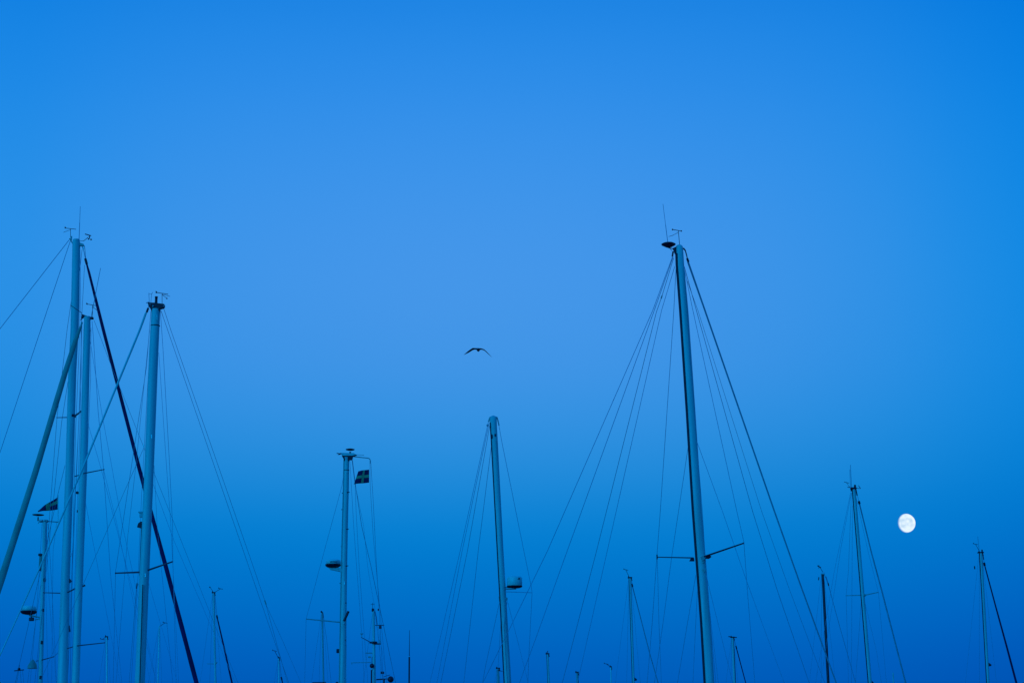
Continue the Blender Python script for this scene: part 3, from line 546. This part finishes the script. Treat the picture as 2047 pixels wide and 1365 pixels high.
def flag(name, label, corners, Y, wave, material):              # corners: hoist top, hoist bottom, fly bottom, fly top (photo pixels)
    ht, hb, fb, ft = [at(x, y, Y) for x, y in corners]; nu, nv = 14, 10; V = []; UVs = []
    for j in range(nv + 1):
        for i in range(nu + 1):
            u, v = i / nu, j / nv; p = hb.lerp(fb, u).lerp(ht.lerp(ft, u), v); p.y += wave * u * math.sin(u * 6.5 + v * 1.5); V.append(p); UVs.append((u, v))
    F = [(j * (nu + 1) + i, j * (nu + 1) + i + 1, (j + 1) * (nu + 1) + i + 1, (j + 1) * (nu + 1) + i) for j in range(nv) for i in range(nu)]
    m_ = MB(); m_.add(V, F); o = m_.build(name, material, None, ht)
    ul = o.data.uv_layers.new(name='UVMap')
    for lp in o.data.loops: ul.data[lp.index].uv = UVs[lp.vertex_index]
    so = o.modifiers.new('thickness', 'SOLIDIFY'); so.thickness = .004
    return tag(o, label, 'flag', 'flags flying from the masts')
flag('flag', 'dark blue flag with a greenish yellow cross hanging from the slim mast yard', [(737.8, 938.2), (737.8, 964.2), (707.4, 967.4), (716, 941)], 65, .05, flag_material('cross_flag_cloth', .38, .54, .40, .62))
flag('flag', 'half-folded flag drooping to a point on the far left mast staff', [(115.8, 993), (115.2, 1018), (75.5, 1023), (74, 1020)], 70, .12, flag_material('folded_flag_cloth', .40, .56, .48, .76, .56))

# ------------------------------------------------------------------ the gull
GY = 85
def gp(x, y): return at(x, y, GY)
sec = []      # span stations: pixel x, pixel y, chord (m), thickness (px), chord shift (m, + = behind)
for x, y, ch, th, sh, pit in ((927.2, 707.4, .02, .5, .16, .0), (931, 705.4, .10, 1.5, .12, .12), (936, 702.8, .16, 1.6, .06, .30), (941, 699.9, .19, 1.6, .02, .30), (945, 697.9, .21, 1.5, -.02, .22), (949, 697.2, .20, 1.5, .0, .08),
                              (952.3, 697.5, .26, 2.2, .0, .0), (954, 698.8, .44, 4.6, .03, .0), (956, 699.3, .54, 5.6, .04, .0), (958, 699.0, .44, 4.6, .03, .0), (959.6, 697.8, .26, 2.2, .0, .0),
                              (963, 697.8, .20, 1.5, .0, .0), (967.6, 699.4, .20, 1.4, -.02, .0), (972, 702.8, .18, 1.3, .02, .0), (977, 707.1, .13, 1.2, .08, .0), (982.8, 711.9, .02, .4, .16, .0)):
    c = gp(x, y); t = size(th, c) / 2; ring = []
    for k in range(12):
        a = 2 * math.pi * k / 12; yy = math.cos(a) * ch / 2; ring.append(c + Vector((0, yy + sh, math.sin(a) * t * (1 - .35 * math.cos(a)) + pit * yy * -1)))
    sec.append(ring)
m = MB(); V = [p for r in sec for p in r]; n = 12
m.add(V, [(i * n + k, i * n + (k + 1) % n, (i + 1) * n + (k + 1) % n, (i + 1) * n + k) for i in range(len(sec) - 1) for k in range(n)])
m.add(sec[0], [tuple(range(n))]); m.add(sec[-1], [tuple(range(n))])
gull = m.build('gull', M['feather'], None, gp(956, 699))
tag(gull, 'dark gull gliding with both wings bowed down, high above the rounded centre mast', 'bird')
m = MB(); c = gp(956.2, 699.6); m.tube([c + Vector((0, -.22, 0)), c + Vector((0, -.29, -.012))], [.016, .004], 8); m.build('beak', M['beak'], gull)

# ------------------------------------------------------------------ the moon
MD = 9000.0; mc = EYE + ray(1810.8, 1045.3).normalized() * MD; mr = 18.5 / FPX * MD * .995
m = MB(); m.lathe((0, 0, 0), [(max(.01, math.sin(math.pi * i / 32)) * mr, -math.cos(math.pi * i / 32) * mr) for i in range(33)], 48)
mm_ = bpy.data.materials.new('moon_surface'); mm_.use_nodes = True; t = mm_.node_tree; t.nodes.clear()
n_ = t.nodes.new; l_ = t.links.new
mo = n_('ShaderNodeOutputMaterial'); em = n_('ShaderNodeEmission'); tr = n_('ShaderNodeBsdfTransparent'); ad = n_('ShaderNodeAddShader')
co = n_('ShaderNodeTexCoord'); no = n_('ShaderNodeTexNoise'); no.inputs['Scale'].default_value = 1.7 / mr; no.inputs['Detail'].default_value = 6; no.inputs['Roughness'].default_value = .55
rp = n_('ShaderNodeValToRGB'); rp.color_ramp.elements[0].position = .33; rp.color_ramp.elements[0].color = (.50, .51, .27, 1); rp.color_ramp.elements[1].position = .64; rp.color_ramp.elements[1].color = (.82, .76, .46, 1)
l_(co.outputs['Object'], no.inputs['Vector'])
def mm(op, a, b):
    n = n_('ShaderNodeMath'); n.operation = op
    for i, v in enumerate((a, b)):
        if isinstance(v, (int, float)): n.inputs[i].default_value = v
        else: l_(v, n.inputs[i])
    return n.outputs[0]
val = mm('ADD', mm('MULTIPLY', mm('SUBTRACT', no.outputs[0], .5), .9), .60)
for sx, sy, sr, dp in ((.36, .22, .30, .22), (.02, .30, .22, .13), (-.58, .22, .34, .16), (-.50, -.38, .30, .15), (-.15, -.55, .15, .08)):      # the grey seas
    vd = n_('ShaderNodeVectorMath'); vd.operation = 'DISTANCE'; l_(co.outputs['Object'], vd.inputs[0]); vd.inputs[1].default_value = Vector((sx, -math.sqrt(1 - sx * sx - sy * sy), sy)) * mr
    mp_ = n_('ShaderNodeMapRange'); mp_.interpolation_type = 'SMOOTHSTEP'; l_(vd.outputs['Value'], mp_.inputs['Value']); mp_.inputs['From Min'].default_value = sr * mr * .3; mp_.inputs['From Max'].default_value = sr * mr * 1.3; mp_.inputs['To Min'].default_value = dp; mp_.inputs['To Max'].default_value = 0
    val = mm('SUBTRACT', val, mp_.outputs[0])
l_(val, rp.inputs[0])
# sunlit side and dim limb painted into the moon's own glow
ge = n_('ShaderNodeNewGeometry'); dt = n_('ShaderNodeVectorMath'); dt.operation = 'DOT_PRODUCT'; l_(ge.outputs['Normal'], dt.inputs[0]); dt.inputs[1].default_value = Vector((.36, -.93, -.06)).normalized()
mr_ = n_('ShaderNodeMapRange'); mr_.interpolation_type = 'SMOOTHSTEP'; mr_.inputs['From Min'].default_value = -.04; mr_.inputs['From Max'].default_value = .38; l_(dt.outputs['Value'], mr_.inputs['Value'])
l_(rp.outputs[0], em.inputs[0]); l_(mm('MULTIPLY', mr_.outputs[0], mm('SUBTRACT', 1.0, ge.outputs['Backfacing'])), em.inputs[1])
l_(em.outputs[0], ad.inputs[0]); l_(tr.outputs[0], ad.inputs[1]); l_(ad.outputs[0], mo.inputs[0])
moon = m.build('moon', mm_, None, Vector()); moon.location = mc
tag(moon, 'bright white gibbous moon with faint grey patches low in the blue sky', 'moon')
